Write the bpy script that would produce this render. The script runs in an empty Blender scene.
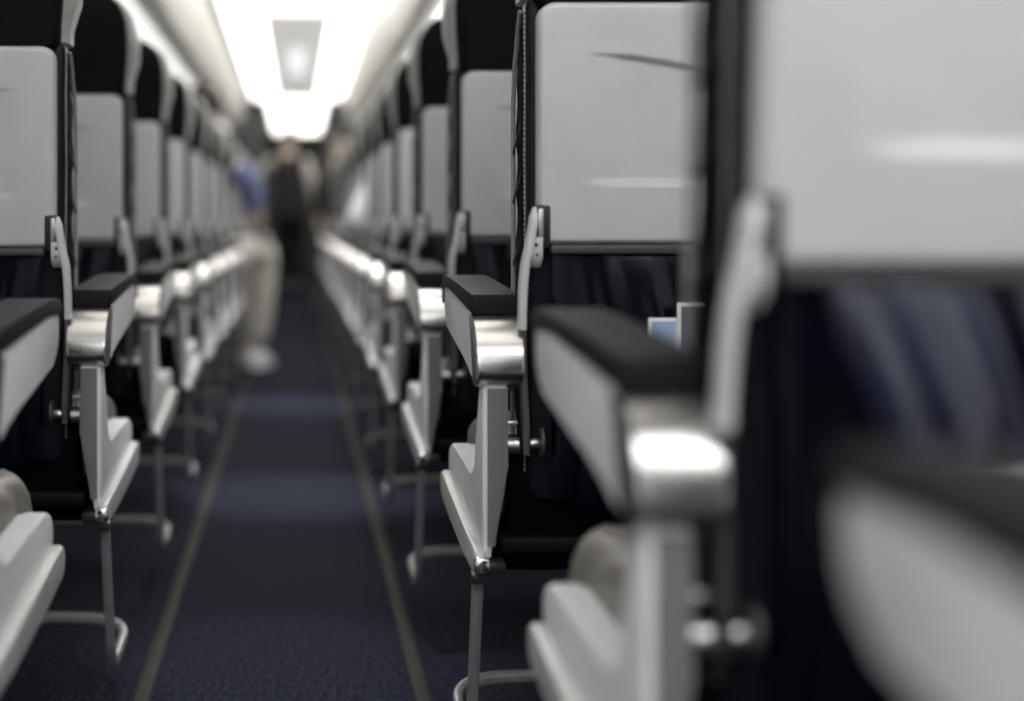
import bpy, bmesh, math, random
from mathutils import Vector, Matrix

random.seed(7)
PI = math.pi
scene = bpy.context.scene
COL = scene.collection
FAST_ROWS = 17

# ------------------------------------------------------------------ materials
def new_mat(name):
    m = bpy.data.materials.new(name)
    m.use_nodes = True
    nt = m.node_tree
    b = nt.nodes['Principled BSDF']
    return m, nt, b

def setp(b, **kw):
    for k, v in kw.items():
        b.inputs[k.replace('_', ' ')].default_value = v

def bump_noise(nt, b, scale, strength, dist=0.001, detail=4, stretch=None, kind='noise'):
    tc = nt.nodes.new('ShaderNodeTexCoord')
    src = tc.outputs['Object']
    if stretch:
        mp = nt.nodes.new('ShaderNodeMapping')
        mp.inputs['Scale'].default_value = stretch
        nt.links.new(src, mp.inputs['Vector'])
        src = mp.outputs['Vector']
    if kind == 'noise':
        n = nt.nodes.new('ShaderNodeTexNoise')
        n.inputs['Scale'].default_value = scale
        n.inputs['Detail'].default_value = detail
        out = n.outputs['Fac']
    else:
        n = nt.nodes.new('ShaderNodeTexVoronoi')
        n.inputs['Scale'].default_value = scale
        out = n.outputs['Distance']
    nt.links.new(src, n.inputs['Vector'])
    bp = nt.nodes.new('ShaderNodeBump')
    bp.inputs['Strength'].default_value = strength
    bp.inputs['Distance'].default_value = dist
    nt.links.new(out, bp.inputs['Height'])
    nt.links.new(bp.outputs['Normal'], b.inputs['Normal'])
    return n, out, src

def color_noise(nt, b, c0, c1, scale, src=None, detail=3, lo=0.35, hi=0.65):
    n = nt.nodes.new('ShaderNodeTexNoise')
    n.inputs['Scale'].default_value = scale
    n.inputs['Detail'].default_value = detail
    if src is None:
        tc = nt.nodes.new('ShaderNodeTexCoord')
        src = tc.outputs['Object']
    nt.links.new(src, n.inputs['Vector'])
    r = nt.nodes.new('ShaderNodeValToRGB')
    r.color_ramp.elements[0].position = lo
    r.color_ramp.elements[1].position = hi
    r.color_ramp.elements[0].color = (*c0, 1)
    r.color_ramp.elements[1].color = (*c1, 1)
    nt.links.new(n.outputs['Fac'], r.inputs['Fac'])
    nt.links.new(r.outputs['Color'], b.inputs['Base Color'])
    return r

M = {}
def plastic(key, col, rough, var=0.03, bump=0.15):
    m, nt, b = new_mat(key)
    setp(b, Roughness=rough)
    bump_noise(nt, b, 900, bump, 0.0003)
    c0 = tuple(max(0, c * (1 - var)) for c in col); c1 = tuple(min(1, c * (1 + var)) for c in col)
    color_noise(nt, b, c0, c1, 14)
    M[key] = m
    return b

def leather(key, col, rough, bump=0.35, var=0.12, spec=0.5):
    m, nt, b = new_mat(key)
    setp(b, Roughness=rough)
    b.inputs['Specular IOR Level'].default_value = spec
    bump_noise(nt, b, 420, bump, 0.0008, kind='voronoi')
    c0 = tuple(c * (1 - var) for c in col); c1 = tuple(min(1, c * (1 + var)) for c in col)
    color_noise(nt, b, c0, c1, 22)
    M[key] = m
    return b

def metal(key, col, rough, stretch=(3, 400, 400), bump=0.08):
    m, nt, b = new_mat(key)
    setp(b, Metallic=1.0, Roughness=rough)
    bump_noise(nt, b, 6, bump, 0.0004, stretch=stretch)
    c0 = tuple(c * 0.95 for c in col); c1 = tuple(min(1, c * 1.05) for c in col)
    color_noise(nt, b, c0, c1, 30)
    M[key] = m
    return b

plastic('tray_plastic', (0.52, 0.52, 0.525), 0.36)
plastic('panel_plastic', (0.80, 0.80, 0.81), 0.42)
plastic('arm_plastic', (0.58, 0.58, 0.58), 0.36)
plastic('black_plastic', (0.012, 0.012, 0.013), 0.45)
plastic('pad_rubber', (0.008, 0.008, 0.009), 0.6, bump=0.4)
M['pad_rubber'].node_tree.nodes['Principled BSDF'].inputs['Specular IOR Level'].default_value = .14
plastic('dark_frame', (0.003, 0.003, 0.0035), 0.6)
M['dark_frame'].node_tree.nodes['Principled BSDF'].inputs['Specular IOR Level'].default_value = .15
plastic('bin_plastic', (0.56, 0.55, 0.52), 0.5)
plastic('wall_plastic', (0.66, 0.66, 0.66), 0.5)
plastic('ceiling_plastic', (0.70, 0.70, 0.69), 0.5)
plastic('grey_partition', (0.05, 0.05, 0.052), 0.6)
plastic('card_white', (0.80, 0.80, 0.80), 0.4)
plastic('card_blue', (0.30, 0.40, 0.58), 0.35)
plastic('card_navy', (0.012, 0.018, 0.075), 0.35)
leather('navy_leather', (0.010, 0.011, 0.020), 0.34)
leather('black_leather', (0.0045, 0.0045, 0.0052), 0.6, spec=0.07)
leather('pocket_leather', (0.0010, 0.0012, 0.0042), 0.26, bump=.12, spec=.26)
M['pocket_leather'].node_tree.nodes['Principled BSDF'].inputs['Specular Tint'].default_value = (.86, .90, 1, 1)
leather('flap_sheen_leather', (0.016, 0.019, 0.040), 0.30, bump=.12, spec=.75)  # paler, glossier copy of the pocket leather, streaks of sheen put into its colour
leather('crease_highlight_leather', (0.045, 0.045, 0.048), 0.4)
leather('side_leather', (0.0065, 0.0072, 0.0115), 0.34, spec=.17)
leather('taupe_leather', (0.22, 0.205, 0.175), 0.42)
leather('grey_leather', (0.34, 0.335, 0.32), 0.42)
leather('black_side', (0.0015, 0.0015, 0.0015), 0.6, spec=.05)
metal('brushed_cap', (0.60, 0.585, 0.56), 0.27)
metal('satin_metal', (0.58, 0.57, 0.55), 0.36)
metal('rail_metal', (0.66, 0.65, 0.63), 0.40)
M['rail_metal'].node_tree.nodes['Principled BSDF'].inputs['Metallic'].default_value = .4
metal('shaded_link_metal', (0.20, 0.195, 0.18), 0.45)  # metal lower tray arm, its shade put into the dark colour too
metal('bar_metal', (0.42, 0.42, 0.41), 0.40)
M['bar_metal'].node_tree.nodes['Principled BSDF'].inputs['Metallic'].default_value = .6
metal('chrome', (0.85, 0.85, 0.85), 0.12)

def fabric(key, col, scale=500, rough=0.85, var=0.2):
    m, nt, b = new_mat(key)
    setp(b, Roughness=rough)
    b.inputs['Specular IOR Level'].default_value = 0.2
    bump_noise(nt, b, scale, 0.3, 0.001)
    c0 = tuple(c * (1 - var) for c in col); c1 = tuple(min(1, c * (1 + var)) for c in col)
    color_noise(nt, b, c0, c1, 18)
    M[key] = m
fabric('skin', (0.55, 0.47, 0.40), 300, 0.55, 0.06)
fabric('lips', (0.36, 0.22, 0.19), 300, 0.5, 0.05)
fabric('hair_dark', (0.02, 0.016, 0.013), 200, 0.5)
fabric('hair_grey', (0.30, 0.29, 0.27), 200, 0.5)
fabric('shirt_blue', (0.13, 0.155, 0.27))
fabric('shirt_white', (0.85, 0.85, 0.86), var=0.03)
fabric('shirt_cream', (0.56, 0.54, 0.49))
fabric('shirt_dark', (0.03, 0.03, 0.032))
fabric('trousers_beige', (0.64, 0.61, 0.55), var=0.06)
fabric('trousers_black', (0.006, 0.006, 0.007))
fabric('shoe_white', (0.75, 0.77, 0.82), var=0.05)
fabric('shoe_black', (0.01, 0.01, 0.01))
fabric('curtain_cloth', (0.045, 0.045, 0.05), 300)

# piping: taupe with tiny stitched beads
m, nt, b = new_mat('piping')
setp(b, Roughness=0.6)
tc = nt.nodes.new('ShaderNodeTexCoord')
wv = nt.nodes.new('ShaderNodeTexWave'); wv.bands_direction = 'Z'
wv.inputs['Scale'].default_value = 110
wv.inputs['Distortion'].default_value = 0.4
nt.links.new(tc.outputs['Object'], wv.inputs['Vector'])
rr = nt.nodes.new('ShaderNodeValToRGB')
rr.color_ramp.elements[0].color = (0.14, 0.135, 0.12, 1)
rr.color_ramp.elements[1].color = (0.40, 0.385, 0.35, 1)
nt.links.new(wv.outputs['Fac'], rr.inputs['Fac'])
nt.links.new(rr.outputs['Color'], b.inputs['Base Color'])
M['piping'] = m

# carpet
m, nt, b = new_mat('carpet')
setp(b, Roughness=0.95)
b.inputs['Specular IOR Level'].default_value = 0.03
n1, out, src = bump_noise(nt, b, 260, 0.8, 0.004, detail=3)
ra = color_noise(nt, b, (0.0020, 0.0022, 0.0035), (0.048, 0.051, 0.074), 150, src=src, detail=2, lo=0.38, hi=0.72)
M['carpet'] = m

# emitters: lit ceiling panels, window panes, glow added to the ceiling unit and bins
def emitter(key, col, s):
    m, nt, b = new_mat(key)
    setp(b, Roughness=0.5)
    b.inputs['Base Color'].default_value = (0.8, 0.8, 0.8, 1)
    b.inputs['Emission Color'].default_value = (*col, 1)
    b.inputs['Emission Strength'].default_value = s
    M[key] = m
emitter('lit_panel', (1.0, 0.965, 0.90), 2.6)
emitter('added_key_light', (0.985, 0.985, 1.0), 3.6)
emitter('added_back_light', (0.985, 0.985, 1.0), 2.2)
emitter('added_soft_light', (0.985, 0.985, 1.0), 1.6)
emitter('lit_dim', (1.0, 0.98, 0.94), 3.2)
emitter('lit_mid', (1.0, 0.985, 0.96), 5.2)
emitter('lit_low', (1.0, 0.97, 0.92), 1.9)
emitter('added_under_glow', (1.0, 0.98, 0.95), 0.75)
emitter('added_under_glow_bright', (1.0, 0.98, 0.95), 3.0)
emitter('added_unit_glow', (1.0, 0.97, 0.92), 0.28)  # glow added to the unlit grey ceiling housing
emitter('lit_lens', (0.93, 0.95, 1.0), 0.6)
emitter('window_day', (0.82, 0.90, 1.0), 0.8)

# ------------------------------------------------------------------ mesh helpers
def finish(name, bm, mat, parent=None, sharp=38, loc=None):
    bmesh.ops.recalc_face_normals(bm, faces=bm.faces)
    lim = math.radians(sharp)
    for f in bm.faces:
        f.smooth = True
    for e in bm.edges:
        e.smooth = not (len(e.link_faces) == 2 and e.calc_face_angle(0) > lim)
    me = bpy.data.meshes.new(name)
    bm.to_mesh(me); bm.free()
    mats = mat if isinstance(mat, (list, tuple)) else [mat]
    for k in mats:
        me.materials.append(M[k])
    o = bpy.data.objects.new(name, me)
    COL.objects.link(o)
    if parent is not None:
        o.parent = parent
    if loc is not None:
        o.location = loc
    return o

def thing(name, loc, label, cat, group=None):
    o = bpy.data.objects.new(name, None)
    o.empty_display_size = 0.1
    COL.objects.link(o)
    o.location = loc
    tag(o, label, cat, group)
    return o

def tag(o, label, cat, group=None, kind=None):
    o['label'] = label
    o['category'] = cat
    if group: o['group'] = group
    if kind: o['kind'] = kind
    return o

def struct(o, label=None):
    o['kind'] = 'structure'
    if label: o['label'] = label
    return o

def add_prism(bm, prof, u0, u1, s=1, bevel=0.0, seg=2, skew=None):
    """profile in (y, z), extruded across u"""
    a = [bm.verts.new((s * u0, y, z)) for y, z in prof]
    c = [bm.verts.new((s * u1, y, z)) for y, z in prof]
    n = len(prof)
    fs = [bm.faces.new(a), bm.faces.new(c[::-1])]
    for i in range(n):
        j = (i + 1) % n
        fs.append(bm.faces.new((a[j], a[i], c[i], c[j])))
    if bevel > 0:
        es = set()
        for f in fs[:2]:
            es.update(f.edges)
        bmesh.ops.bevel(bm, geom=list(es), offset=bevel, segments=seg, profile=0.5, affect='EDGES', clamp_overlap=True)

def add_box(bm, lo, hi, s=1, bevel=0.0, seg=2):
    (x0, y0, z0), (x1, y1, z1) = lo, hi
    vs = [bm.verts.new((s * x, y, z)) for z in (z0, z1) for y in (y0, y1) for x in (x0, x1)]
    idx = [(0, 1, 3, 2), (4, 6, 7, 5), (0, 4, 5, 1), (2, 3, 7, 6), (0, 2, 6, 4), (1, 5, 7, 3)]
    fs = [bm.faces.new([vs[i] for i in t]) for t in idx]
    if bevel > 0:
        es = set()
        for f in fs: es.update(f.edges)
        bmesh.ops.bevel(bm, geom=list(es), offset=bevel, segments=seg, profile=0.5, affect='EDGES', clamp_overlap=True)

def rrect(x0, x1, y0, y1, r, n=5):
    r = max(1e-4, min(r, (x1 - x0) / 2 - 1e-5, (y1 - y0) / 2 - 1e-5))
    pts = []
    for cx, cy, a0 in ((x1 - r, y1 - r, 0), (x0 + r, y1 - r, PI / 2), (x0 + r, y0 + r, PI), (x1 - r, y0 + r, 1.5 * PI)):
        for k in range(n):
            a = a0 + (PI / 2) * k / (n - 1)
            pts.append((cx + r * math.cos(a), cy + r * math.sin(a)))
    return pts

def add_loft(bm, secs, cap=True):
    rings = [[bm.verts.new(p) for p in s] for s in secs]
    n = len(rings[0])
    for a, c in zip(rings, rings[1:]):
        for i in range(n):
            j = (i + 1) % n
            bm.faces.new((a[i], a[j], c[j], c[i]))
    if cap:
        bm.faces.new(rings[0][::-1]); bm.faces.new(rings[-1])

def smooth_path(pts, n=6):
    """Catmull-Rom through the points"""
    P = [Vector(p) for p in pts]
    P = [P[0] * 2 - P[1]] + P + [P[-1] * 2 - P[-2]]
    out = []
    for i in range(1, len(P) - 2):
        for k in range(n):
            t = k / n
            a, b_, c, d = P[i - 1], P[i], P[i + 1], P[i + 2]
            out.append(0.5 * ((2 * b_) + (c - a) * t + (2 * a - 5 * b_ + 4 * c - d) * t * t + (3 * b_ - a - 3 * c + d) * t ** 3))
    out.append(P[-2])
    return out

def add_sweep(bm, path, sec, up=Vector((1, 0, 0)), scale=None):
    """sweep a closed 2D section (along side, along normal) down a path; side = up x tangent ... stays stable"""
    P = [Vector(p) for p in path]
    rings = []
    prev = None
    for i, p in enumerate(P):
        t = (P[min(i + 1, len(P) - 1)] - P[max(i - 1, 0)]).normalized()
        if prev is None:
            a = up - t * up.dot(t)
            a.normalize()
        else:
            a = prev - t * prev.dot(t)
            a.normalize()
        prev = a
        bvec = t.cross(a)
        k = scale[i] if scale else 1
        rings.append([p + a * (x * k) + bvec * (y * k) for x, y in sec])
    add_loft(bm, rings)

def circ(r, n=10):
    return [(r * math.cos(2 * PI * k / n), r * math.sin(2 * PI * k / n)) for k in range(n)]

def add_cyl(bm, p0, p1, r, n=18, bev=0.0):
    add_sweep(bm, [p0, p1] if not bev else [p0, Vector(p0).lerp(Vector(p1), .08), Vector(p0).lerp(Vector(p1), .92), p1],
              circ(r, n), up=Vector((0, 0, 1)) if abs((Vector(p1) - Vector(p0)).normalized().z) < .9 else Vector((1, 0, 0)),
              scale=None if not bev else [1 - bev, 1, 1, 1 - bev])

def sstep(a, b_, x):
    t = max(0, min(1, (x - a) / (b_ - a)))
    return t * t * (3 - 2 * t)

# ------------------------------------------------------------------ camera constants
CAM_Z = 0.72
F_PX = 1510.0
VPX, VPY = 297.0, 222.0
XA = {1: 0.206, -1: 0.2626}       # distance of the armrests' aisle faces from the camera line

# ------------------------------------------------------------------ the seat
U0, U1 = 0.070, 0.450             # tray

def tray_bm(s):
    bm = bmesh.new()
    z0, z1 = 0.695, 0.972
    cu, cz = (U0 + U1) / 2, (z0 + z1) / 2
    hu, hz = (U1 - U0) / 2, (z1 - z0) / 2
    nx, nz = 64, 56
    yb = -0.004                    # outer face; the tray is 18 mm thick
    def pos(a, b_):
        x, z = a * hu, b_ * hz
        r = 0.020 if b_ > 0 else 0.010
        kx, kz = hu - r, hz - r
        dx, dz = abs(x) - kx, abs(z) - kz
        if dx > 0 and dz > 0:
            d = math.hypot(dx, dz)
            m_ = max(dx, dz)
            dx, dz = dx * m_ / d, dz * m_ / d
            x = math.copysign(kx + dx, x); z = math.copysign(kz + dz, z)
            edge = r - m_
        else:
            edge = min(hu - abs(x), hz - abs(z))
        return x, z, edge
    def depth(x, z):
        u = cu + x; zz = cz + z
        ztop = 0.914 - 0.028 * sstep(U0 + .06, U1 - .1, u)
        zbot = 0.763
        du = sstep(U0 + .045, U0 + .115, u) * (1 - sstep(U1 - .115, U1 - .045, u))
        top = 1 - sstep(ztop - 0.006, ztop, zz)
        bot = sstep(zbot - 0.002, zbot + 0.007, zz)
        return 0.0085 * du * top * bot
    # nonuniform rows for crisp steps
    def warp(k, n):
        return -1 + 2 * k / n
    zs = sorted(set([round(warp(k, nz), 5) for k in range(nz + 1)] +
                    [round((z - cz) / hz, 5) for z in (.759, .763, .767, .771, .775, .880, .883, .8855, .888, .891, .894, .897, .900, .903, .906, .909, .912, .914)] +
                    [-1 + .004 / hz, -1 + .008 / hz, 1 - .004 / hz, 1 - .008 / hz]))
    xs = sorted(set([round(warp(k, nx), 5) for k in range(nx + 1)] + [-1 + .003 / hu, -1 + .006 / hu, 1 - .003 / hu, 1 - .006 / hu]))
    R = 0.007
    front, back = [], []
    for b_ in zs:
        fr, bk = [], []
        for a in xs:
            x, z, e = pos(a, b_)
            e = max(0, e)
            y = yb + depth(x, z)
            if e < R:
                t = 1 - e / R
                y += R * (1 - math.sqrt(max(0, 1 - t * t)))
            fr.append(bm.verts.new((s * (cu + x), y, cz + z)))
        front.append(fr)
    for i in range(len(zs) - 1):
        for j in range(len(xs) - 1):
            bm.faces.new((front[i][j], front[i][j + 1], front[i + 1][j + 1], front[i + 1][j]))
    ring = front[0] + [r_[-1] for r_ in front[1:]] + front[-1][-2::-1] + [r_[0] for r_ in front[-2:0:-1]]
    b2 = [bm.verts.new((v.co.x, 0.026, v.co.z)) for v in ring]
    for i in range(len(ring)):
        j = (i + 1) % len(ring)
        bm.faces.new((ring[j], ring[i], b2[i], b2[j]))
    bm.faces.new(b2)
    return bm

def front_y(z):
    """front face of the back cushion"""
    pts = [(0.40, .115), (0.50, .122), (0.62, .116), (0.74, .114), (0.85, .118), (0.90, .106), (0.94, .082), (0.975, .055)]
    for (za, ya), (zb, yb) in zip(pts, pts[1:]):
        if z <= zb:
            return ya + (yb - ya) * sstep(za, zb, z)
    return pts[-1][1]

def rear_cover_bm(s, amp=0.8, skew=-1.3):
    bm = bmesh.new()
    nu, nz = 60, 44
    rows = []
    for i in range(nz + 1):
        z = 0.40 + (0.692 - 0.40) * i / nz
        r_ = []
        for j in range(nu + 1):
            a = 0.088 + (0.432 - 0.088) * j / nu
            tu = (a - .088) / .344
            tz = (z - .40) / .292
            env = math.sin(PI * min(1, max(0, tu))) ** .5 * math.sin(PI * min(1, max(0, tz * .98 + .01))) ** .6
            fold = (math.sin((tu * 5.1 + (1 - tz) * skew) * 2 * PI) * .55 + math.sin((tu * 9.3 + tz * 1.1) * 2 * PI + 1.2) * .3
                    + math.sin((tu * 2.2 + tz * .6) * 2 * PI) * .6)
            y = 0.012 - .020 * env - .0065 * amp * fold * env * sstep(0, .5, tz)
            r_.append(bm.verts.new((s * a, y, z)))
        rows.append(r_)
    for i in range(nz):
        for j in range(nu):
            bm.faces.new((rows[i][j], rows[i][j + 1], rows[i + 1][j + 1], rows[i + 1][j]))
    ring = rows[0] + [r_[-1] for r_ in rows[1:]] + rows[-1][-2::-1] + [r_[0] for r_ in rows[-2:0:-1]]
    b2 = [bm.verts.new((v.co.x, 0.020, v.co.z)) for v in ring]
    for i in range(len(ring)):
        j = (i + 1) % len(ring)
        bm.faces.new((ring[j], ring[i], b2[i], b2[j]))
    return bm

def seat_parts(root, s):
    u = lambda p: (s * p[0], p[1], p[2])
    # --- rear shell of the backrest
    bm = bmesh.new()
    secs = []
    for z in (0.40, 0.41, 0.5, 0.6, 0.68, 0.72, 0.8, 0.9, 0.955, 0.972, 0.980):
        ins = 0.0
        if z < .405: ins = .008
        if z > .975: ins = .006
        e = 0.0035 * math.sin(z * 38) if z > .7 else 0
        secs.append([(s * a, y, z) for a, y in rrect(0.060 + ins + e * .4, 0.460 - ins, 0.024, 0.056 - ins * .5, 0.010)])
    add_loft(bm, secs)
    o_back = finish('backrest', bm, 'side_leather', root)
    # stitched seam along the aisle edge of the shell
    bm = bmesh.new()
    for k in range(88):
        z = 0.43 + k * 0.0062
        p = Vector((s * 0.0585, 0.030, z))
        add_sweep(bm, [p, p + Vector((0, 0, .0042))], circ(.0010, 5), up=Vector((1, 0, 0)))
    finish('stitching', bm, 'grey_leather', o_back)
    # --- headrest: black rear with a grey leather face and wings
    bm = bmesh.new()
    secs = []
    zl = [0.972, 0.980, 1.0, 1.04, 1.08, 1.11, 1.13, 1.145, 1.157, 1.166, 1.172, 1.175]
    for z in zl:
        w = 0.0
        if z > 1.11:
            t = min(1, (z - 1.11) / .0655)
            w = 0.075 * (1 - math.sqrt(max(0, 1 - t * t)))
        lean = -0.010 * sstep(.98, 1.17, z)
        flare = -0.005 * math.sin(PI * sstep(.98, 1.16, z)) + (.006 if z < .975 else 0)
        d = .012 * sstep(1.13, 1.176, z)
        secs.append([(s * a, y + lean, z) for a, y in rrect(0.064 + flare + w, 0.456 - flare - w, 0.000 + d * .6, 0.034, .012)])
    add_loft(bm, secs)
    o_head = finish('headrest', bm, 'black_leather', root)
    bm = bmesh.new()
    secs = []
    for z in zl[1:-1]:
        w = 0.0
        if z > 1.10:
            t = min(1, (z - 1.10) / .077)
            w = 0.075 * (1 - math.sqrt(max(0, 1 - t * t)))
        lean = -0.010 * sstep(.98, 1.17, z)
        flare = -0.014 * math.sin(PI * sstep(.96, 1.19, z)) + .003 * math.sin(z * 70)
        d = .016 * sstep(1.12, 1.176, z)
        secs.append([(s * a, y + lean, z) for a, y in rrect(0.058 + flare + w, 0.462 - flare - w, 0.024 + d * .4, 0.128 - d - .02 * (1 - sstep(.98, 1.02, z)), .026)])
    add_loft(bm, secs)
    finish('headrest_cover', bm, 'grey_leather', o_head)
    # --- front cushion of the back with wrinkled dark sides
    bm = bmesh.new()
    secs = []
    nzz = 46
    for k in range(nzz + 1):
        z = 0.40 + (0.972 - 0.40) * k / nzz
        yf = front_y(z)
        ring = []
        for a, y in rrect(0.060, 0.460, 0.045, yf, .012):
            t = (y - .045) / max(.001, yf - .045)
            if a < .08:
                a += .0022 * math.sin(z * 95 - t * 5.5) * math.sin(PI * max(0, min(1, t)))
            ring.append((s * a, y, z))
        secs.append(ring)
    add_loft(bm, secs)
    o_cush = finish('back_cushion', bm, 'black_side', root)
    bm = bmesh.new()
    path = [Vector((s * .0570, front_y(z) - .004, z)) for z in [0.42 + (0.968 - 0.42) * k / 40 for k in range(41)]]
    add_sweep(bm, path, circ(.0029, 8), up=Vector((1, 0, 0)))
    finish('piping', bm, 'piping', o_cush)
    # creases in the cushion's side, paler leather painting the light they catch
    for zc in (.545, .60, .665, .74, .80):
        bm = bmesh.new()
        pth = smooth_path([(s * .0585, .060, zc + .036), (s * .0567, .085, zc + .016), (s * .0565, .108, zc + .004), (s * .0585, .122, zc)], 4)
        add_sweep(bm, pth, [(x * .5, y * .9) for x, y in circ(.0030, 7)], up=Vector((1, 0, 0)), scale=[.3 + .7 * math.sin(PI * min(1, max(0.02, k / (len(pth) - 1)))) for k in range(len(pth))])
        finish('crease', bm, 'crease_highlight_leather', o_cush)
    # --- tray table and its hinge
    o_tray = finish('tray_table', tray_bm(s), 'tray_plastic', root, sharp=50)
    bm = bmesh.new()
    add_box(bm, (0.0655, -0.0062, 0.690), (0.0835, 0.010, 0.7395), s, .0035)
    finish('hinge', bm, 'black_plastic', o_tray)
    bm = bmesh.new()
    add_box(bm, (0.0690, -0.0080, 0.698), (0.0740, -0.0050, 0.735), s, .0006)
    finish('hinge_plate', bm, 'satin_metal', o_tray)
    bm = bmesh.new()
    add_box(bm, (0.084, -0.001, 0.6835), (0.452, 0.012, 0.6945), s, .003)
    finish('tray_lip', bm, 'dark_lip', o_tray)
    # --- tray arms
    for side in (0, 1):
        bm = bmesh.new()
        q = (lambda a: a) if side == 0 else (lambda a: 0.52 - a)
        pts = [(s * q(.0655), .000, .737), (s * q(.0630), -.001, .715), (s * q(.0585), -.002, .690), (s * q(.0540), -.001, .668), (s * q(.0520), .002, .635),
               (s * q(.0518), .006, .598)]
        pth = smooth_path(pts, 6)
        L = len(pth)
        add_sweep(bm, pth, rrect(-.0046, .0046, -.012, .012, .0035, 4), up=Vector((1, 0, 0)),
                  scale=[.45 + .55 * sstep(0, .12, k / L) for k in range(L)])
        o_arm = finish('tray_arm', bm, 'arm_plastic', root)
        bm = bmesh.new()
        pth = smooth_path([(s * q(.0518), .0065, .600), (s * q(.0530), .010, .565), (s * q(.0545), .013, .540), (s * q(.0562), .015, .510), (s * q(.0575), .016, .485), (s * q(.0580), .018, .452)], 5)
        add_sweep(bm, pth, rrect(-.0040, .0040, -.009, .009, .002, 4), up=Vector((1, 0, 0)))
        finish('lower_link', bm, 'shaded_link_metal', o_arm)
        bm = bmesh.new()
        add_prism(bm, [(-.010, .702), (-.012, .688), (-.008, .676), (.004, .668), (.008, .69), (.008, .706)], q(.0600), q(.0735), s, .002)
        finish('arm_boss', bm, 'arm_plastic', o_arm)
        if side == 0:
            bm = bmesh.new()
            add_cyl(bm, u((.0655, -.0105, .694)), u((.0655, -.0128, .694)), .0021, 10)
            add_cyl(bm, u((.0665, -.0085, .684)), u((.0665, -.0105, .682)), .0017, 10)
            finish('screw', bm, 'black_plastic', o_arm)
    # --- pivot bolts
    bm = bmesh.new()
    add_cyl(bm, u((.0335, .018, .462)), u((.0505, .018, .462)), .0095, 20, .15)
    add_cyl(bm, u((.0620, .018, .464)), u((.0740, .018, .464)), .0065, 16, .1)
    o_pb = finish('pivot_bolt', bm, 'satin_metal', root)
    bm = bmesh.new()
    add_cyl(bm, u((.0740, .018, .466)), u((.0780, .018, .466)), .0165, 22, .1)
    finish('washer', bm, 'dark_lip', o_pb)
    bm = bmesh.new()
    add_cyl(bm, u((.0335, .018, .488)), u((.0480, .018, .488)), .0040, 14, .15)
    finish('pivot_bolt', bm, 'satin_metal', root)
    # --- lower rear cover (sagging leather) and literature pocket
    bm = rear_cover_bm(s)
    finish('rear_cover', bm, 'pocket_leather', root, sharp=60)
    bm = bmesh.new()
    rows = []
    for i in range(25):
        z = 0.395 + 0.180 * i / 24
        r_ = []
        for j in range(31):
            a = 0.115 + 0.29 * j / 30
            tu = j / 30
            tz = i / 24
            env = math.sin(PI * tu) ** .35 if 0 < tu < 1 else 0
            y = .004 - (.010 + .026 * tz ** .7) * env - .0025 * math.sin(tu * 19 + tz * 4) * env * (1 - tz)
            r_.append((s * a, y, z - .006 * math.sin(PI * tu)))
        rows.append(r_)
    fr = [[bm.verts.new(p) for p in r_] for r_ in rows]
    bk = [[bm.verts.new((p[0], p[1] + .004, p[2])) for p in r_] for r_ in rows]
    for g, flip in ((fr, 0), (bk, 1)):
        for i in range(24):
            for j in range(30):
                bm.faces.new((g[i][j], g[i][j + 1], g[i + 1][j + 1], g[i + 1][j]))
    def rim(g): return g[0] + [r_[-1] for r_ in g[1:]] + g[-1][-2::-1] + [r_[0] for r_ in g[-2:0:-1]]
    ra_, rb_ = rim(fr), rim(bk)
    for i in range(len(ra_)):
        j = (i + 1) % len(ra_)
        bm.faces.new((ra_[i], ra_[j], rb_[j], rb_[i]))
    o_pk = finish('pocket', bm, 'pocket_leather', root, sharp=60)
    bm = bmesh.new()
    add_sweep(bm, [Vector((p[0], p[1] - .001, p[2] - .001)) for p in rows[-1]], circ(.0032, 7), up=Vector((0, 0, 1)))
    finish('pocket_hem', bm, 'navy_leather', o_pk)
    # --- aisle armrest
    bm = bmesh.new()
    prof = [(.040, .534), (.078, .538), (.088, .548), (.150, .554), (.260, .566), (.345, .576), (.372, .584), (.386, .598), (.390, .616),
            (.386, .631), (.30, .630), (.16, .621), (.050, .613)]
    add_prism(bm, prof, 0.0, 0.050, s, .0035, 3)
    o_ar = finish('armrest', bm, 'panel_plastic', root)
    bm = bmesh.new()
    prof = [(.078, .6125)] + [(.054 - .070 * math.cos(math.radians(90 - a)), .551 + .0615 * math.sin(math.radians(90 - a))) for a in range(2, 91, 8)]
    prof += [(.012 - .028 * math.cos(math.radians(a)), .551 - .0195 * math.sin(math.radians(a))) for a in range(12, 91, 13)] + [(.040, .5315)]
    add_prism(bm, prof, -.0012, 0.0512, s, .0028, 3)
    finish('end_cap', bm, 'brushed_cap', o_ar)
    bm = bmesh.new()
    prof = [(.040, .6128), (.038, .628), (.042, .6350), (.08, .6375), (.20, .6425), (.30, .6460), (.365, .6470), (.385, .6445), (.3945, .6375), (.3975, .625),
            (.3955, .606), (.3905, .606), (.3895, .6255), (.382, .632), (.30, .631), (.16, .622), (.074, .6155)]
    add_prism(bm, prof, -.0025, 0.0525, s, .0045, 3)
    finish('arm_pad', bm, 'pad_rubber', o_ar)
    bm = bmesh.new()      # rear face dip of the cap: a dark pivot slot below it
    add_box(bm, (.010, .004, .526), (.042, .030, .536), s, .002)
    finish('pivot_slot', bm, 'black_plastic', o_ar)
    # --- inner armrest (raised between the seats)
    bm = bmesh.new()
    prof2 = [(.05, .545), (.37, .575), (.388, .60), (.386, .632), (.05, .620)]
    add_prism(bm, prof2, 0.470, 0.515, s, .006, 2)
    o_ar2 = finish('armrest', bm, 'panel_plastic', root)
    bm = bmesh.new()
    add_prism(bm, [(.045, .618), (.386, .631), (.394, .64), (.38, .652), (.045, .638)], 0.468, 0.517, s, .005, 2)
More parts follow.
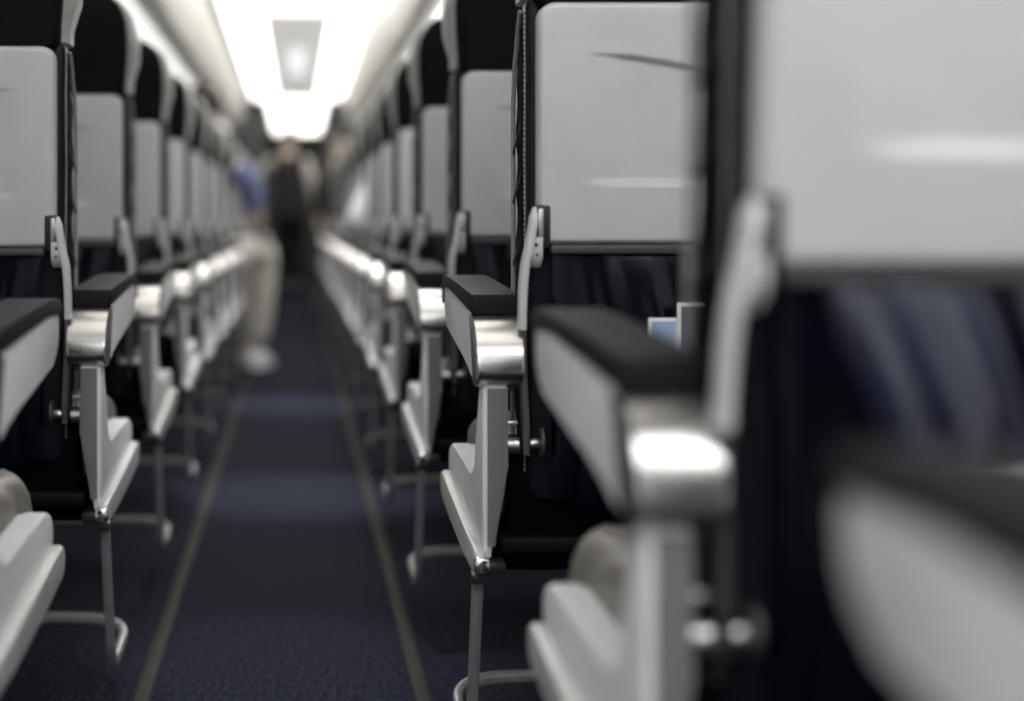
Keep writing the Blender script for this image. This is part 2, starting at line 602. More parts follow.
    finish('arm_pad', bm, 'pad_rubber', o_ar2)
    # --- side panel (post and shroud)
    bm = bmesh.new()
    prof = [(.000, .533), (.000, .44), (.001, .36), (.006, .335), (.05, .335), (.25, .352), (.355, .364), (.384, .372), (.390, .384), (.386, .398),
            (.376, .409), (.358, .415), (.335, .417), (.22, .415), (.125, .411), (.100, .4115), (.088, .417), (.081, .429), (.066, .462), (.034, .533)]
    add_prism(bm, prof, 0.006, 0.036, s, .006, 4)
    for v in bm.verts:
        a = abs(v.co.x)
        if a > .02 and v.co.y < .06 and v.co.z < .53:
            k = 1 - .62 * (1 - sstep(.34, .47, v.co.z)) ** 1.5
            v.co.x = s * (.006 + (a - .006) * k)
    o_sp = finish('side_panel', bm, 'panel_plastic', root, sharp=45)
    bm = bmesh.new()
    secs = []
    for k in range(14):
        z = .350 + (.530 - .350) * k / 13
        kk = 1 - .62 * (1 - sstep(.34, .47, z)) ** 1.5
        secs.append([(s * a, y, z) for a, y in rrect(.0115, .0115 + .0235 * kk, -.0035, .012, .003, 4)])
    add_loft(bm, secs)
    finish('post_cover', bm, 'shaded_post_grey', o_sp)
    bm = bmesh.new()
    prof = [(-.006, .318), (-.006, .340), (-.002, .3435), (.10, .350), (.25, .361), (.36, .370), (.392, .3725), (.404, .368), (.409, .357), (.406, .342), (.392, .334), (.28, .328), (.10, .318), (.00, .314)]
    add_prism(bm, prof, -.004, 0.0105, s, .005, 3)
    o_rail = finish('bumper_rail', bm, 'rail_metal', root)
    bm = bmesh.new()
    add_box(bm, (-.0045, -.018, .3185), (.0125, -.002, .3395), s, .004, 3)
    finish('rail_end', bm, 'chrome', o_rail)
    bm = bmesh.new()
    add_box(bm, (.0115, -.012, .3190), (.0310, .016, .3330), s, .002)
    add_box(bm, (-.007, -.012, .308), (.012, .012, .3195), s, .002)
    finish('rail_bracket', bm, 'black_plastic', o_rail)
    # --- baggage bar
    bm = bmesh.new()
    pts = [(s * .002, .010, .318), (s * .002, .030, .255), (s * .002, .055, .180), (s * .002, .078, .125), (s * .003, .110, .097), (s * .004, .160, .090),
           (s * .004, .215, .092), (s * .006, .265, .094), (s * .020, .305, .096), (s * .050, .330, .098), (s * .10, .342, .098), (s * .25, .350, .098), (s * .43, .350, .098)]
    pth = smooth_path(pts, 7)
    add_sweep(bm, pth, rrect(-.0063, .0063, -.0085, .0085, .0045, 4), up=Vector((1, 0, 0)))
    finish('baggage_bar', bm, 'bar_metal', root)
    # --- seat cushion
    bm = bmesh.new()
    secs = []
    N = 22
    for k in range(N + 1):
        t = k / N
        y = .095 + .375 * t
        dome = .012 * math.sin(PI * min(1, t * 1.1))
        e = max(0, (t - .80) / .20)
        top = .452 + dome * .6 - .055 * (1 - math.sqrt(max(0, 1 - e * e * .96)))
        ins = .008 * e ** 3
        ring = []
        for a, z in rrect(0.037 + ins, 0.472 - ins, .352 + .02 * e ** 3, top, .030, 7):
            wr = .0035 * math.sin(y * 75 + z * 90) if a < .06 else 0
            ring.append((s * (a + wr), y, z))
        secs.append(ring)
    add_loft(bm, secs)
    o_sc = finish('seat_cushion', bm, 'taupe_leather', root, sharp=60)
    bm = bmesh.new()
    pth = []
    for k in range(18):
        t = k / 17 * .97
        e = max(0, (t - .80) / .20)
        top = .452 + .012 * math.sin(PI * min(1, t * 1.1)) * .6 - .055 * (1 - math.sqrt(max(0, 1 - e * e * .96)))
        pth.append(Vector((s * (.0655 + .008 * e ** 3), .095 + .375 * t, top - .0005)))
    add_sweep(bm, pth, circ(.0022, 6), up=Vector((1, 0, 0)))
    finish('seam', bm, 'taupe_leather', o_sc)
    bm = bmesh.new()
    add_box(bm, (0.0385, .036, .315), (0.480, .060, .470), s, .006)
    finish('rear_skirt', bm, 'black_side', root)
    # --- seat pan, beams and floor legs
    bm = bmesh.new()
    add_box(bm, (0.030, .02, .335), (0.500, .405, .356), s, .006)
    add_cyl(bm, u((0.0, .07, .325)), u((.50, .07, .325)), .018)
    add_cyl(bm, u((0.03, .33, .325)), u((.50, .33, .325)), .018)
    finish('seat_pan', bm, 'dark_frame', root)
    for y0, y1 in ((.05, .03), (.35, .38)):
        bm = bmesh.new()
        pth = [Vector((s * .43, y0, .34)), Vector((s * .43, (y0 + y1) / 2, .2)), Vector((s * .43, y1, .03)), Vector((s * .43, y1, .0 if s > 0 else .010))]
        add_sweep(bm, pth, rrect(-.012, .012, -.022, .022, .006, 4), up=Vector((1, 0, 0)))
        finish('leg', bm, 'dark_frame', root)

plastic('floor_strip', (0.030, 0.029, 0.025), 0.65)
M['floor_strip'].node_tree.nodes['Principled BSDF'].inputs['Specular IOR Level'].default_value = .08
plastic('shaded_post_grey', (0.17, 0.17, 0.175), 0.4)  # rear strip of the post, its shade put into a darker grey
plastic('dark_lip', (0.055, 0.055, 0.055), 0.5)

ORD = ['', 'first', 'second', 'third', 'fourth', 'fifth', 'sixth', 'seventh', 'eighth', 'ninth', 'tenth', 'eleventh', 'twelfth', 'thirteenth', 'fourteenth',
       'fifteenth', 'sixteenth', 'seventeenth', 'eighteenth', 'nineteenth', 'twentieth']

def copy_tree(o, parent=None):
    c = o.copy(); COL.objects.link(c)
    if parent is not None:
        c.parent = parent
    for ch in o.children:
        copy_tree(ch, c)
    return c

PITCH = 0.79
SEAT_Y = {1: [], -1: []}
def seat_label(side, k):
    if side == 1:
        if k == 0: return 'navy leather aircraft seat at right edge, only its blurred grey armrest in frame'
        if k == 1: return 'large blurred aircraft seat near the right edge with grey tray and brushed armrest cap'
        if k == 2: return 'sharply focused right aisle seat with grey tray, blue and white cards in its pocket'
        return '%s aircraft seat with grey tray on the right side, counted from the camera' % ORD[k + 1]
    if k == 0: return 'aircraft seat at lower left corner showing only armrest, taupe cushion and side panel'
    if k == 1: return 'grey tray aircraft seat cut by the left edge, curved baggage bar below it'
    return '%s aircraft seat with grey tray on the left side, counted from the camera' % ORD[k + 1]

SEATS = {}
for side in (1, -1):
    first = 0.97 if side == 1 else 2.07
    proto = None
    for k in range(0, FAST_ROWS):
        if side == 1:
            y = 1.725 + PITCH * (k - 2)
            if k == 0: y = 0.185
            if k == 1: y = 0.918
        else:
            y = 2.07 + PITCH * (k - 1)
        x = side * XA[side]
        z = 0.0 if side == 1 else -0.010
        if side == 1 and k == 0: z = -0.009
        if proto is None:
            proto = thing('airline_seat', (x, y, z), seat_label(side, k), 'airplane seat', 'seats down the %s side of the aisle' % ('right' if side == 1 else 'left'))
            seat_parts(proto, side)
            o = proto
        else:
            o = copy_tree(proto)
            o.location = (x, y, z)
            o['label'] = seat_label(side, k)
        SEATS[(side, k)] = o
# the nearest right seat is reclined a little: its back parts turn about the pivot bolt
def recline(seat, deg):
    a = math.radians(deg)
    piv = Vector((0, .018, .465))
    for ch in seat.children:
        if ch.name.split('.')[0] in ('backrest', 'headrest', 'back_cushion', 'tray_table', 'tray_arm', 'rear_cover', 'pocket'):
            ch.rotation_euler = (a, 0, 0)
            ch.location = piv - Matrix.Rotation(a, 3, 'X') @ piv
recline(SEATS[(1, 1)], 4.0)
# a loose leather flap hangs in pleats under its tray
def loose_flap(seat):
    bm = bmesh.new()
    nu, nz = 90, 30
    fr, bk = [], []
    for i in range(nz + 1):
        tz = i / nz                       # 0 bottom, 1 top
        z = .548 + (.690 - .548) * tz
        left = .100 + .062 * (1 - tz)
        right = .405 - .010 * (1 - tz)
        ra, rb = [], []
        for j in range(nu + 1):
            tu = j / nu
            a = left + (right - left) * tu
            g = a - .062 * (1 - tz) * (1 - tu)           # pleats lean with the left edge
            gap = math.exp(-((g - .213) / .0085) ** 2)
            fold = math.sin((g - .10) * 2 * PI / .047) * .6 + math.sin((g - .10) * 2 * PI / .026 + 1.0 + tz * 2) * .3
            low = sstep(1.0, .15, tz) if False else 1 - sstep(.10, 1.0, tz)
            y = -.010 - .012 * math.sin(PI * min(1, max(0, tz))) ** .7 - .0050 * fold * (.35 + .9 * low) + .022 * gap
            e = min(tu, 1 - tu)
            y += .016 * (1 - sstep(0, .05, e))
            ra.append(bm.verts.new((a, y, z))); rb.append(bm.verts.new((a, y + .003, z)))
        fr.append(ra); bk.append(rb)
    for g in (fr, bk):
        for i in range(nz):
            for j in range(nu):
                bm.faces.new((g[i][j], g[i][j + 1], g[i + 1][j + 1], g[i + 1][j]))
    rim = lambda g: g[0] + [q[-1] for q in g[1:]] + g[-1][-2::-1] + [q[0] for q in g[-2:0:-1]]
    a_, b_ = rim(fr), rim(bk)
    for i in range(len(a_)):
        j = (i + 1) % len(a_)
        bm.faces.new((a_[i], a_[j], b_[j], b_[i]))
    o = finish('loose_flap', bm, 'flap_sheen_leather', seat, sharp=70)
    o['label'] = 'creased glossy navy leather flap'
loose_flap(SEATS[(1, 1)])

# ------------------------------------------------------------------ cards in the pockets
def card(name, seat, u0, u1, z0, z1, y, mats, label, cat, group=None, lean=0.0):
    sx, sy, _ = seat.location
    w = u1 - u0
    root = thing(name, (sx + (u0 + u1) / 2, sy + y, z0), label, cat, group)
    bm = bmesh.new()
    h = z1 - z0
    add_box(bm, (-w / 2, -.0016, 0), (w / 2, .0016, h), 1, .001)
    finish('cover', bm, mats[0], root)
    bm = bmesh.new()
    e = .004
    add_box(bm, (-w / 2 + e, -.0024, .004), (w / 2 - e * .4, -.0012, h - e), 1, .0004)
    finish('picture', bm, mats[1], root)
    root.rotation_euler = (lean, 0, 0)
    return root
s2, s1 = SEATS[(1, 2)], SEATS[(1, 1)]
card('safety_card', s2, .190, .222, .50, .612, -.022, ('card_white', 'card_blue'), 'small white card with pale blue front in pocket of the focused seat', 'card', lean=.0)
card('magazine', s2, .2225, .330, .50, .629, -.022, ('card_white', 'card_navy'), 'white edged navy booklet in pocket of the focused seat', 'magazine', lean=.0)
card('safety_card', s1, .175, .245, .50, .580, -.024, ('card_white', 'card_blue'), 'blurred white card in pocket of the nearest large seat', 'card', lean=.0)
card('magazine', s1, .2475, .395, .49, .592, -.024, ('card_white', 'card_navy'), 'blurred blue booklet with white top edge in nearest large seat', 'magazine', lean=.0)

# ------------------------------------------------------------------ cabin
Y0, Y1 = -5.0, 23.0
CEIL = 2.05
bm = bmesh.new()
add_box(bm, (-1.85, Y0, -.05), (1.85, Y1, 0))
struct(finish('floor', bm, 'carpet'), 'dark navy speckled cabin carpet')

def xz_extrude(bm, prof, y0, y1):
    a = [bm.verts.new((x, y0, z)) for x, z in prof]
    c = [bm.verts.new((x, y1, z)) for x, z in prof]
    n = len(prof)
    bm.faces.new(a); bm.faces.new(c[::-1])
    for i in range(n):
        j = (i + 1) % n
        bm.faces.new((a[j], a[i], c[i], c[j]))

for i, (px, nm) in enumerate(((-.234, 'left'), (.190, 'right'))):
    bm = bmesh.new()
    w = .013
    xz_extrude(bm, [(px - w, 0), (px - w * .8, .004), (px - w * .2, .005), (px + w * .2, .005), (px + w * .8, .004), (px + w, 0)], Y0 + .01, 15.5)
    struct(finish('trim_%d' % (i + 1), bm, 'floor_strip' if 'floor_strip' in M else 'satin_metal'), 'grey seam strip along the %s edge of the aisle carpet' % nm)

for sd, nm in ((-1, 'left'), (1, 'right')):
    bm = bmesh.new()
    prof = [(sd * x, z) for x, z in ((1.60, 0), (1.72, .35), (1.78, .8), (1.77, 1.2), (1.70, 1.62), (1.60, 2.05), (1.86, 2.05), (1.9, 1.0), (1.86, 0))]
    xz_extrude(bm, prof, Y0, Y1)
    struct(finish('wall_%s' % nm, bm, 'wall_plastic'), '%s cabin sidewall' % nm)
bm = bmesh.new()
add_box(bm, (-1.9, Y0, CEIL), (1.9, Y1, CEIL + .05))
struct(finish('ceiling', bm, 'ceiling_plastic'), 'white cabin ceiling')
bm = bmesh.new()
add_box(bm, (-1.9, Y0 - .06, 0), (1.9, Y0, CEIL))
struct(finish('wall_rear', bm, 'wall_plastic'), 'cabin wall behind the camera')
bm = bmesh.new()
add_box(bm, (-1.9, Y1, 0), (1.9, Y1 + .06, CEIL))
struct(finish('wall_front', bm, 'grey_partition'), 'far end wall of the cabin')

# windows with daylight
wi = 0
for sd in (-1, 1):
    for k in range(18):
        y = -.4 + k * 0.85
        wi += 1
        bm = bmesh.new()
        x = sd * 1.765
        pts = rrect(y - .15, y + .15, .90, 1.30, .09, 6)
        ins = rrect(y - .115, y + .115, .94, 1.26, .08, 6)
        o1 = [bm.verts.new((x + sd * .02, a, b_)) for a, b_ in pts]; o2 = [bm.verts.new((x - sd * .012, a, b_)) for a, b_ in pts]
        i1 = [bm.verts.new((x + sd * .02, a, b_)) for a, b_ in ins]; i2 = [bm.verts.new((x - sd * .012, a, b_)) for a, b_ in ins]
        n = len(pts)
        for i in range(n):
            j = (i + 1) % n
            bm.faces.new((o1[i], o1[j], o2[j], o2[i])); bm.faces.new((i1[j], i1[i], i2[i], i2[j]))
            bm.faces.new((o2[i], o2[j], i2[j], i2[i])); bm.faces.new((o1[j], o1[i], i1[i], i1[j]))
        fo = finish('window_%d' % wi, bm, 'wall_plastic')
        struct(fo)
        bm = bmesh.new()
        ga = [bm.verts.new((x - sd * .006, a, b_)) for a, b_ in ins]; gb = [bm.verts.new((x - sd * .001, a, b_)) for a, b_ in ins]
        bm.faces.new(ga); bm.faces.new(gb[::-1])
        for i in range(n):
            j = (i + 1) % n
            bm.faces.new((ga[j], ga[i], gb[i], gb[j]))
        finish('pane', bm, 'window_day', fo)

# overhead bins
BIN_L = 1.58
for sd, nm in ((-1, 'left'), (1, 'right')):
    cnt = 0
    for k in range(8):
        y = 2.72 + k * BIN_L
        if y + BIN_L > 15.6: break
        cnt += 1
        root = thing('overhead_bin', (sd * 1.0 - .028, y, 1.6), '', 'overhead bin', 'overhead bins on the %s' % nm)
        root['label'] = '%s pale overhead bin along the %s side, counted from the near end' % (ORD[cnt], nm)
        bm = bmesh.new()
        prof = [(x - 1.0, z - 1.6) for x, z in ((1.66, 1.60), (1.60, 2.04), (.545, 2.045), (.555, 1.99), (.605, 1.72), (.64, 1.668), (.70, 1.648), (1.2, 1.62))]
        xz_extrude(bm, [(sd * a, b_) for a, b_ in prof], .004, BIN_L - .004)
        finish('bin_body', bm, 'wall_plastic', root)
        bm = bmesh.new()
        prof = [(x - 1.0, z - 1.6) for x, z in ((.495, 2.035), (.545, 2.035), (.604, 1.72), (.642, 1.664), (.605, 1.652), (.565, 1.672), (.545, 1.72), (.515, 1.90))]
        xz_extrude(bm, [(sd * a, b_) for a, b_ in prof], .010, BIN_L - .010)
        dr = finish('bin_door', bm, 'bin_plastic', root)
        bm = bmesh.new()
        yl = BIN_L / 2
        add_box(bm, (.542 - 1.0, yl - .06, .085), (.568 - 1.0, yl + .06, .135), sd, .006)
        dark = (sd == 1 and k == 3)
        finish('latch', bm, 'black_plastic' if dark else 'bin_plastic', dr)
        bm = bmesh.new()
        add_box(bm, (.662 - 1.0, .05, .036), (.90 - 1.0, BIN_L - .05, .041), sd, .002)
        finish('added_light_strip', bm, 'added_under_glow' if sd < 0 else 'added_under_glow_bright', root)  # glowing strip added to whiten the bin underside and light the seats opposite

# lit ceiling: wash lights on both sides, grey centre panels between them
def ceiling_light(x0, x1, y0, y1, mat, label):
    bm = bmesh.new()
    add_box(bm, (x0, y0, CEIL - .012), (x1, y1, CEIL + .001), 1, .004)
    tag(finish('ceiling_light', bm, mat), label, 'ceiling light')
ceiling_light(.01, 1.35, -1.6, .45, 'added_key_light', 'added unseen bright key light right of the aisle above the nearest seats')  # unseen wide lights, added for the armrest cap highlights and tray faces
ceiling_light(-1.35, -.01, -1.6, .45, 'added_soft_light', 'added unseen soft light left of the aisle above the nearest seats')
ceiling_light(-1.35, 1.35, -4.5, -1.7, 'added_back_light', 'added unseen wide light behind the nearest seats')
ceiling_light(.175, .465, .95, 3.1, 'lit_low', 'dim ceiling light over the right of the aisle just ahead of the camera')
ceiling_light(-.465, -.175, .95, 3.1, 'lit_low', 'dim ceiling light over the left of the aisle just ahead of the camera')
ceiling_light(.175, .465, 3.2, 8.6, 'lit_mid', 'ceiling light over the right of the aisle above the middle rows')
ceiling_light(-.465, -.175, 3.2, 8.6, 'lit_dim', 'ceiling light over the left of the aisle above the middle rows')
ceiling_light(-.165, .165, 9.05, 9.45, 'lit_panel', 'short lit ceiling panel before the grey unit')
ceiling_light(-.165, .165, 15.85, 16.2, 'lit_panel', 'short lit ceiling panel beyond the grey unit')
ceiling_light(.175, .465, 8.7, 16.2, 'lit_panel', 'bright lit ceiling panel right of the grey unit')
ceiling_light(-.465, -.175, 8.7, 16.2, 'lit_panel', 'bright lit ceiling panel left of the grey unit')
ceiling_light(-.33, .33, 16.4, 22.4, 'lit_panel', 'white glowing ceiling light over the far end of the aisle')
for i, (a, b_) in enumerate(((.95, 4.0), (4.1, 9.0))):
    bm = bmesh.new()
    add_box(bm, (-.165, a, CEIL - .03), (.165, b_, CEIL + .001), 1, .008)
    struct(finish('trim_%d' % (i + 3), bm, 'ceiling_plastic'), 'plain centre strip of the ceiling')
cp = thing('ceiling_unit', (0, 12.55, CEIL), 'grey rectangular unit in the middle of the bright ceiling', 'ceiling panel')
bm = bmesh.new()
add_box(bm, (-.215, -3.1, -.03), (.215, 3.3, .001), 1, .01)
finish('housing', bm, 'added_unit_glow', cp)
bm = bmesh.new()
add_box(bm, (-.075, -1.25, -.036), (.075, .8, -.028), 1, .003)
finish('lens', bm, 'lit_lens', cp)

# added spots over the aisle, throwing soft pale bands on the carpet
for i, (y, nm) in enumerate(((2.42, 'nearest'), (4.0, 'middle'), (5.95, 'farthest'))):
    root = thing('added_floor_spot', (0, y, CEIL - .03), '%s added spot above the aisle, lighting a band of carpet' % nm, 'downlight')
    bm = bmesh.new()
    add_cyl(bm, (0, 0, 0), (0, 0, -.012), .035, 24, .1)
    finish('rim', bm, 'satin_metal', root)
    ld = bpy.data.lights.new('downlight', 'SPOT')
    ld.energy = (55, 125, 135)[i]; ld.color = (.86, .91, 1.0); ld.spot_size = math.radians(26); ld.spot_blend = 1.0; ld.shadow_soft_size = .03
    lo = bpy.data.objects.new('lamp', ld); COL.objects.link(lo); lo.parent = root; lo.location = (0, 0, -.03)

# partitions at the end of the cabin
for sd, nm in ((-1, 'left'), (1, 'right')):
    bm = bmesh.new()
    if sd < 0:
        add_box(bm, (.34, 15.7, 0), (1.75, 16.1, 1.80), sd, .02)
    else:
        add_box(bm, (.30, 15.7, 0), (1.75, 16.1, 1.72), sd, .02)
    struct(finish('wall_%s_partition' % nm, bm, 'grey_partition'), 'dark partition at the end of the %s seats' % nm)

# ------------------------------------------------------------------ people
def skin_mesh(name, joints, edges, mat, parent=None, levels=2, root=0):
    me = bpy.data.meshes.new(name)
    names = list(joints)
    me.from_pydata([joints[n][0] for n in names], [(names.index(a), names.index(b_)) for a, b_ in edges], [])
    o = bpy.data.objects.new(name, me)
    COL.objects.link(o)
    md = o.modifiers.new('Skin', 'SKIN')
    md.use_smooth_shade = True
    for i, n in enumerate(names):
        r = joints[n][1]
        if not isinstance(r, tuple): r = (r, r)
        me.skin_vertices[0].data[i].radius = r
        me.skin_vertices[0].data[i].use_root = (i == root)
    sb = o.modifiers.new('Subsurf', 'SUBSURF')
    sb.levels = levels; sb.render_levels = levels
    dg = bpy.context.evaluated_depsgraph_get()
    dg.update()
    m2 = bpy.data.meshes.new_from_object(o.evaluated_get(dg))
    m2.name = name
    bpy.data.objects.remove(o)
    m2.materials.clear(); m2.materials.append(M[mat])
    for p in m2.polygons: p.use_smooth = True
    o2 = bpy.data.objects.new(name, m2)
    COL.objects.link(o2)
    if parent is not None: o2.parent = parent
    return o2

def add_ellipsoid(bm, c, r, rot=None, n=18):
    vs = bmesh.ops.create_uvsphere(bm, u_segments=n, v_segments=n * 2 // 3, radius=1)['verts']
    for v in vs:
        p = Vector((v.co.x * r[0], v.co.y * r[1], v.co.z * r[2]))
        if rot: p = rot @ p
        v.co = Vector(c) + p

def head_parts(parent, c, yaw, hair, hair_len=0.0):
    """head with face: forward is +y turned by yaw"""
    R = Matrix.Rotation(yaw, 3, 'Z')
    C = Vector(c)
    bm = bmesh.new()
    vs = bmesh.ops.create_uvsphere(bm, u_segments=28, v_segments=20, radius=1)['verts']
    for v in vs:
        x, y, z = v.co
        w = .074 * (1 - .22 * max(0, -z) ** 1.3)
        d = .095 * (1 - .12 * max(0, -z))
        yy = y * d + (.012 * max(0, -z) if y > 0 else -.006 * max(0, z))
        v.co = C + R @ Vector((x * w, yy, z * .115))
    add_ellipsoid(bm, C + R @ Vector((0, .098, -.018)), (.013, .018, .022), R, 10)      # nose
    for sx in (-1, 1):
        add_ellipsoid(bm, C + R @ Vector((sx * .074, -.004, -.012)), (.010, .018, .030), R, 10)   # ears
    add_ellipsoid(bm, C + R @ Vector((0, .066, -.098)), (.030, .022, .016), R, 10)     # chin
    hd = finish('head', bm, 'skin', parent, sharp=80)
    bm = bmesh.new()
    for sx in (-1, 1):
        add_ellipsoid(bm, C + R @ Vector((sx * .030, .083, .006)), (.011, .008, .007), R, 10)
    finish('eye', bm, 'hair_dark', hd)
    bm = bmesh.new()
    add_ellipsoid(bm, C + R @ Vector((0, .088, -.058)), (.024, .007, .006), R, 10)
    finish('mouth', bm, 'lips', hd)
    bm = bmesh.new()
    vs = bmesh.ops.create_uvsphere(bm, u_segments=28, v_segments=20, radius=1)['verts']
    kill = []
    for v in vs:
        x, y, z = v.co
        lim = .15 if y > .25 else -.45 - hair_len * 4
        if z < lim: kill.append(v); continue
        v.co = C + R @ Vector((x * .083, y * .103 - .008, z * .124 + .004))
    bmesh.ops.delete(bm, geom=kill, context='VERTS')
    bmesh.ops.solidify(bm, geom=bm.faces[:], thickness=.006)
    finish('hair', bm, hair, hd, sharp=80)
    return hd

def hand(parent, wrist, direction, palm_n, side, mat='skin'):
    """palm plus five separate curled fingers in one skin mesh"""
    d = Vector(direction).normalized(); n = Vector(palm_n); n = (n - d * n.dot(d)).normalized(); l = d.cross(n) * side
    W = Vector(wrist)
    J = {'w': (W, (.022, .016)), 'p1': (W + d * .035, (.032, .014)), 'p2': (W + d * .075, (.036, .012))}
    E = [('w', 'p1'), ('p1', 'p2')]
    o = skin_mesh('hand', J, E, mat, parent, 1)
    for k, (off, ln) in enumerate(((-.027, .062), (-.009, .072), (.009, .068), (.026, .054))):
        b0 = W + d * .075 + l * off
        J = {'a': (b0, .009), 'b': (b0 + d * ln * .45 + n * .006, .0085), 'c': (b0 + d * ln * .75 + n * .020, .0078), 'e': (b0 + d * ln * .88 + n * .036, .007)}
        skin_mesh('finger', J, [('a', 'b'), ('b', 'c'), ('c', 'e')], mat, o, 1)
    b0 = W + d * .030 - l * .026
    J = {'a': (b0, .011), 'b': (b0 + d * .030 - l * .022 + n * .006, .0095), 'c': (b0 + d * .055 - l * .026 + n * .018, .008)}
    skin_mesh('thumb', J, [('a', 'b'), ('b', 'c')], mat, o, 1)
    return o

def shoe(parent, heel, direction, mat):
    d = Vector(direction); d.z = 0; d.normalize()
    l = Vector((-d.y, d.x, 0))
    H = Vector(heel)
    bm = bmesh.new()
    secs = []
    for t, w, h in ((-.02, .022, .060), (-.01, .032, .085), (.03, .036, .098), (.08, .037, .090), (.13, .042, .068), (.18, .047, .056), (.22, .043, .048), (.25, .030, .036), (.262, .014, .022)):
        ring = []
        for a, z in rrect(-w, w, 0.0, h, min(w, h) * .55, 5):
            ring.append(H + d * t + l * a + Vector((0, 0, z)))
        secs.append(ring)
    add_loft(bm, secs)
    o = finish('shoe', bm, mat, parent, sharp=70)
    bm = bmesh.new()
    secs = []
    for t, w in ((-.024, .024), (.0, .037), (.08, .040), (.17, .050), (.23, .044), (.266, .018)):
        secs.append([H + d * t + l * a + Vector((0, 0, z)) for a, z in rrect(-w, w, 0.001, .020, .006, 3)])
    add_loft(bm, secs)
    finish('sole', bm, 'shirt_white' if mat == 'shoe_white' else mat, o)
    return o

def person(name, label, base, J, shirt, trousers, shoes, hair, yaw, headc, arms, legs, hair_len=0.0, sleeve=None):
    """J holds pelvis, waist, chest, neck; arms/legs lists of joint chains (all world coordinates relative to base)"""
    B = Vector(base)
    root = thing('person', base, label, 'person')
    # body: one continuous skinned surface (trunk, arms to wrist, legs to ankle), clothes as shells over it
    R = lambda p: Vector(p)
    body = {'pelvis': (R(J['pelvis']), (.125, .105)), 'waist': (R(J['waist']), (.125, .10)), 'chest': (R(J['chest']), (.140, .11)), 'upper': (R(J['upper']), (.10, .085)),
            'neck': (R(J['neck']), (.050, .052)), 'skull': (R(headc) - Vector((0, 0, .05)), .048)}
    be = [('pelvis', 'waist'), ('waist', 'chest'), ('chest', 'upper'), ('upper', 'neck'), ('neck', 'skull')]
    for i, a in enumerate(arms):
        s_, e_, w_ = a['sh'], a['el'], a['wr']
        body['s%d' % i] = (R(s_), .056); body['e%d' % i] = (R(e_), .041); body['w%d' % i] = (R(w_), .026)
        be += [('upper', 's%d' % i), ('s%d' % i, 'e%d' % i), ('e%d' % i, 'w%d' % i)]
    for i, l_ in enumerate(legs):
        body['h%d' % i] = (R(l_['hip']), .082); body['k%d' % i] = (R(l_['knee']), .056); body['a%d' % i] = (R(l_['ank']), .036)
        be += [('pelvis', 'h%d' % i), ('h%d' % i, 'k%d' % i), ('k%d' % i, 'a%d' % i)]
    ob = skin_mesh('body', body, be, 'skin', root, 2)
    # shirt
    g = 1.16
    sh = {k: (body[k][0], tuple(x * g for x in (body[k][1] if isinstance(body[k][1], tuple) else (body[k][1],) * 2))) for k in ('pelvis', 'waist', 'chest', 'upper')}
    sh['neck'] = (R(J['upper']).lerp(R(J['neck']), .95), (.066, .066))
    pv, wa = R(J['pelvis']), R(J['waist'])
    sh['hem'] = (pv - (wa - pv) * .55, (.150, .125))
    se = [('hem', 'pelvis'), ('pelvis', 'waist'), ('waist', 'chest'), ('chest', 'upper'), ('upper', 'neck')]
    for i, a in enumerate(arms if sleeve else []):
        p = R(J['upper']); q = R(a['sh'])
        sh['b%d' % i] = (p.lerp(q, .85), .068); se.append(('upper', 'b%d' % i))
        J2 = {'r': (p.lerp(q, .5), .074), 's': (q, .070), 'e': (R(a['el']), .054), 'w': (R(a['el']).lerp(R(a['wr']), .92), .042)}
        E2 = [('r', 's'), ('s', 'e'), ('e', 'w')]
        if not a.get('long'):
            del J2['w']; E2.pop()
        skin_mesh('sleeve', J2, E2, sleeve, root, 2)
    for i, a in enumerate([] if sleeve else arms):
        sh['s%d' % i] = (R(a['sh']), .066); se.append(('upper', 's%d' % i))
        if a.get('long'):
            sh['e%d' % i] = (R(a['el']), .062); sh['w%d' % i] = (R(a['el']).lerp(R(a['wr']), .92), .040)
            se += [('s%d' % i, 'e%d' % i), ('e%d' % i, 'w%d' % i)]
        else:
            sh['e%d' % i] = (R(a['sh']).lerp(R(a['el']), .9), .056)
            se += [('s%d' % i, 'e%d' % i)]
    skin_mesh('shirt', sh, se, shirt, root, 2)
    tr = {'pelvis': (R(J['pelvis']), (.135, .115)), 'w': (R(J['pelvis']).lerp(R(J['waist']), .95), (.130, .108))}
    te = [('pelvis', 'w')]
    for i, l_ in enumerate(legs):
        tr['h%d' % i] = (R(l_['hip']), .094); tr['k%d' % i] = (R(l_['knee']), .072); tr['a%d' % i] = (R(l_['knee']).lerp(R(l_['ank']), .93), .056)
        te += [('pelvis', 'h%d' % i), ('h%d' % i, 'k%d' % i), ('k%d' % i, 'a%d' % i)]
    skin_mesh('trousers', tr, te, trousers, root, 2)
    for l_ in legs:
        a = Vector(l_['ank']); fd = Vector(l_['foot'])
        shoe(root, (a.x - fd.x * .035, a.y - fd.y * .035, -B.z), fd, shoes)
    for a in arms:
        w_ = Vector(a['wr']); d = w_ - Vector(a['el'])
        hand(root, w_, a.get('dir', d), a.get('pn', (0, 0, -1)), a.get('side', 1))
    head_parts(root, headc, yaw, hair, hair_len)
    return root

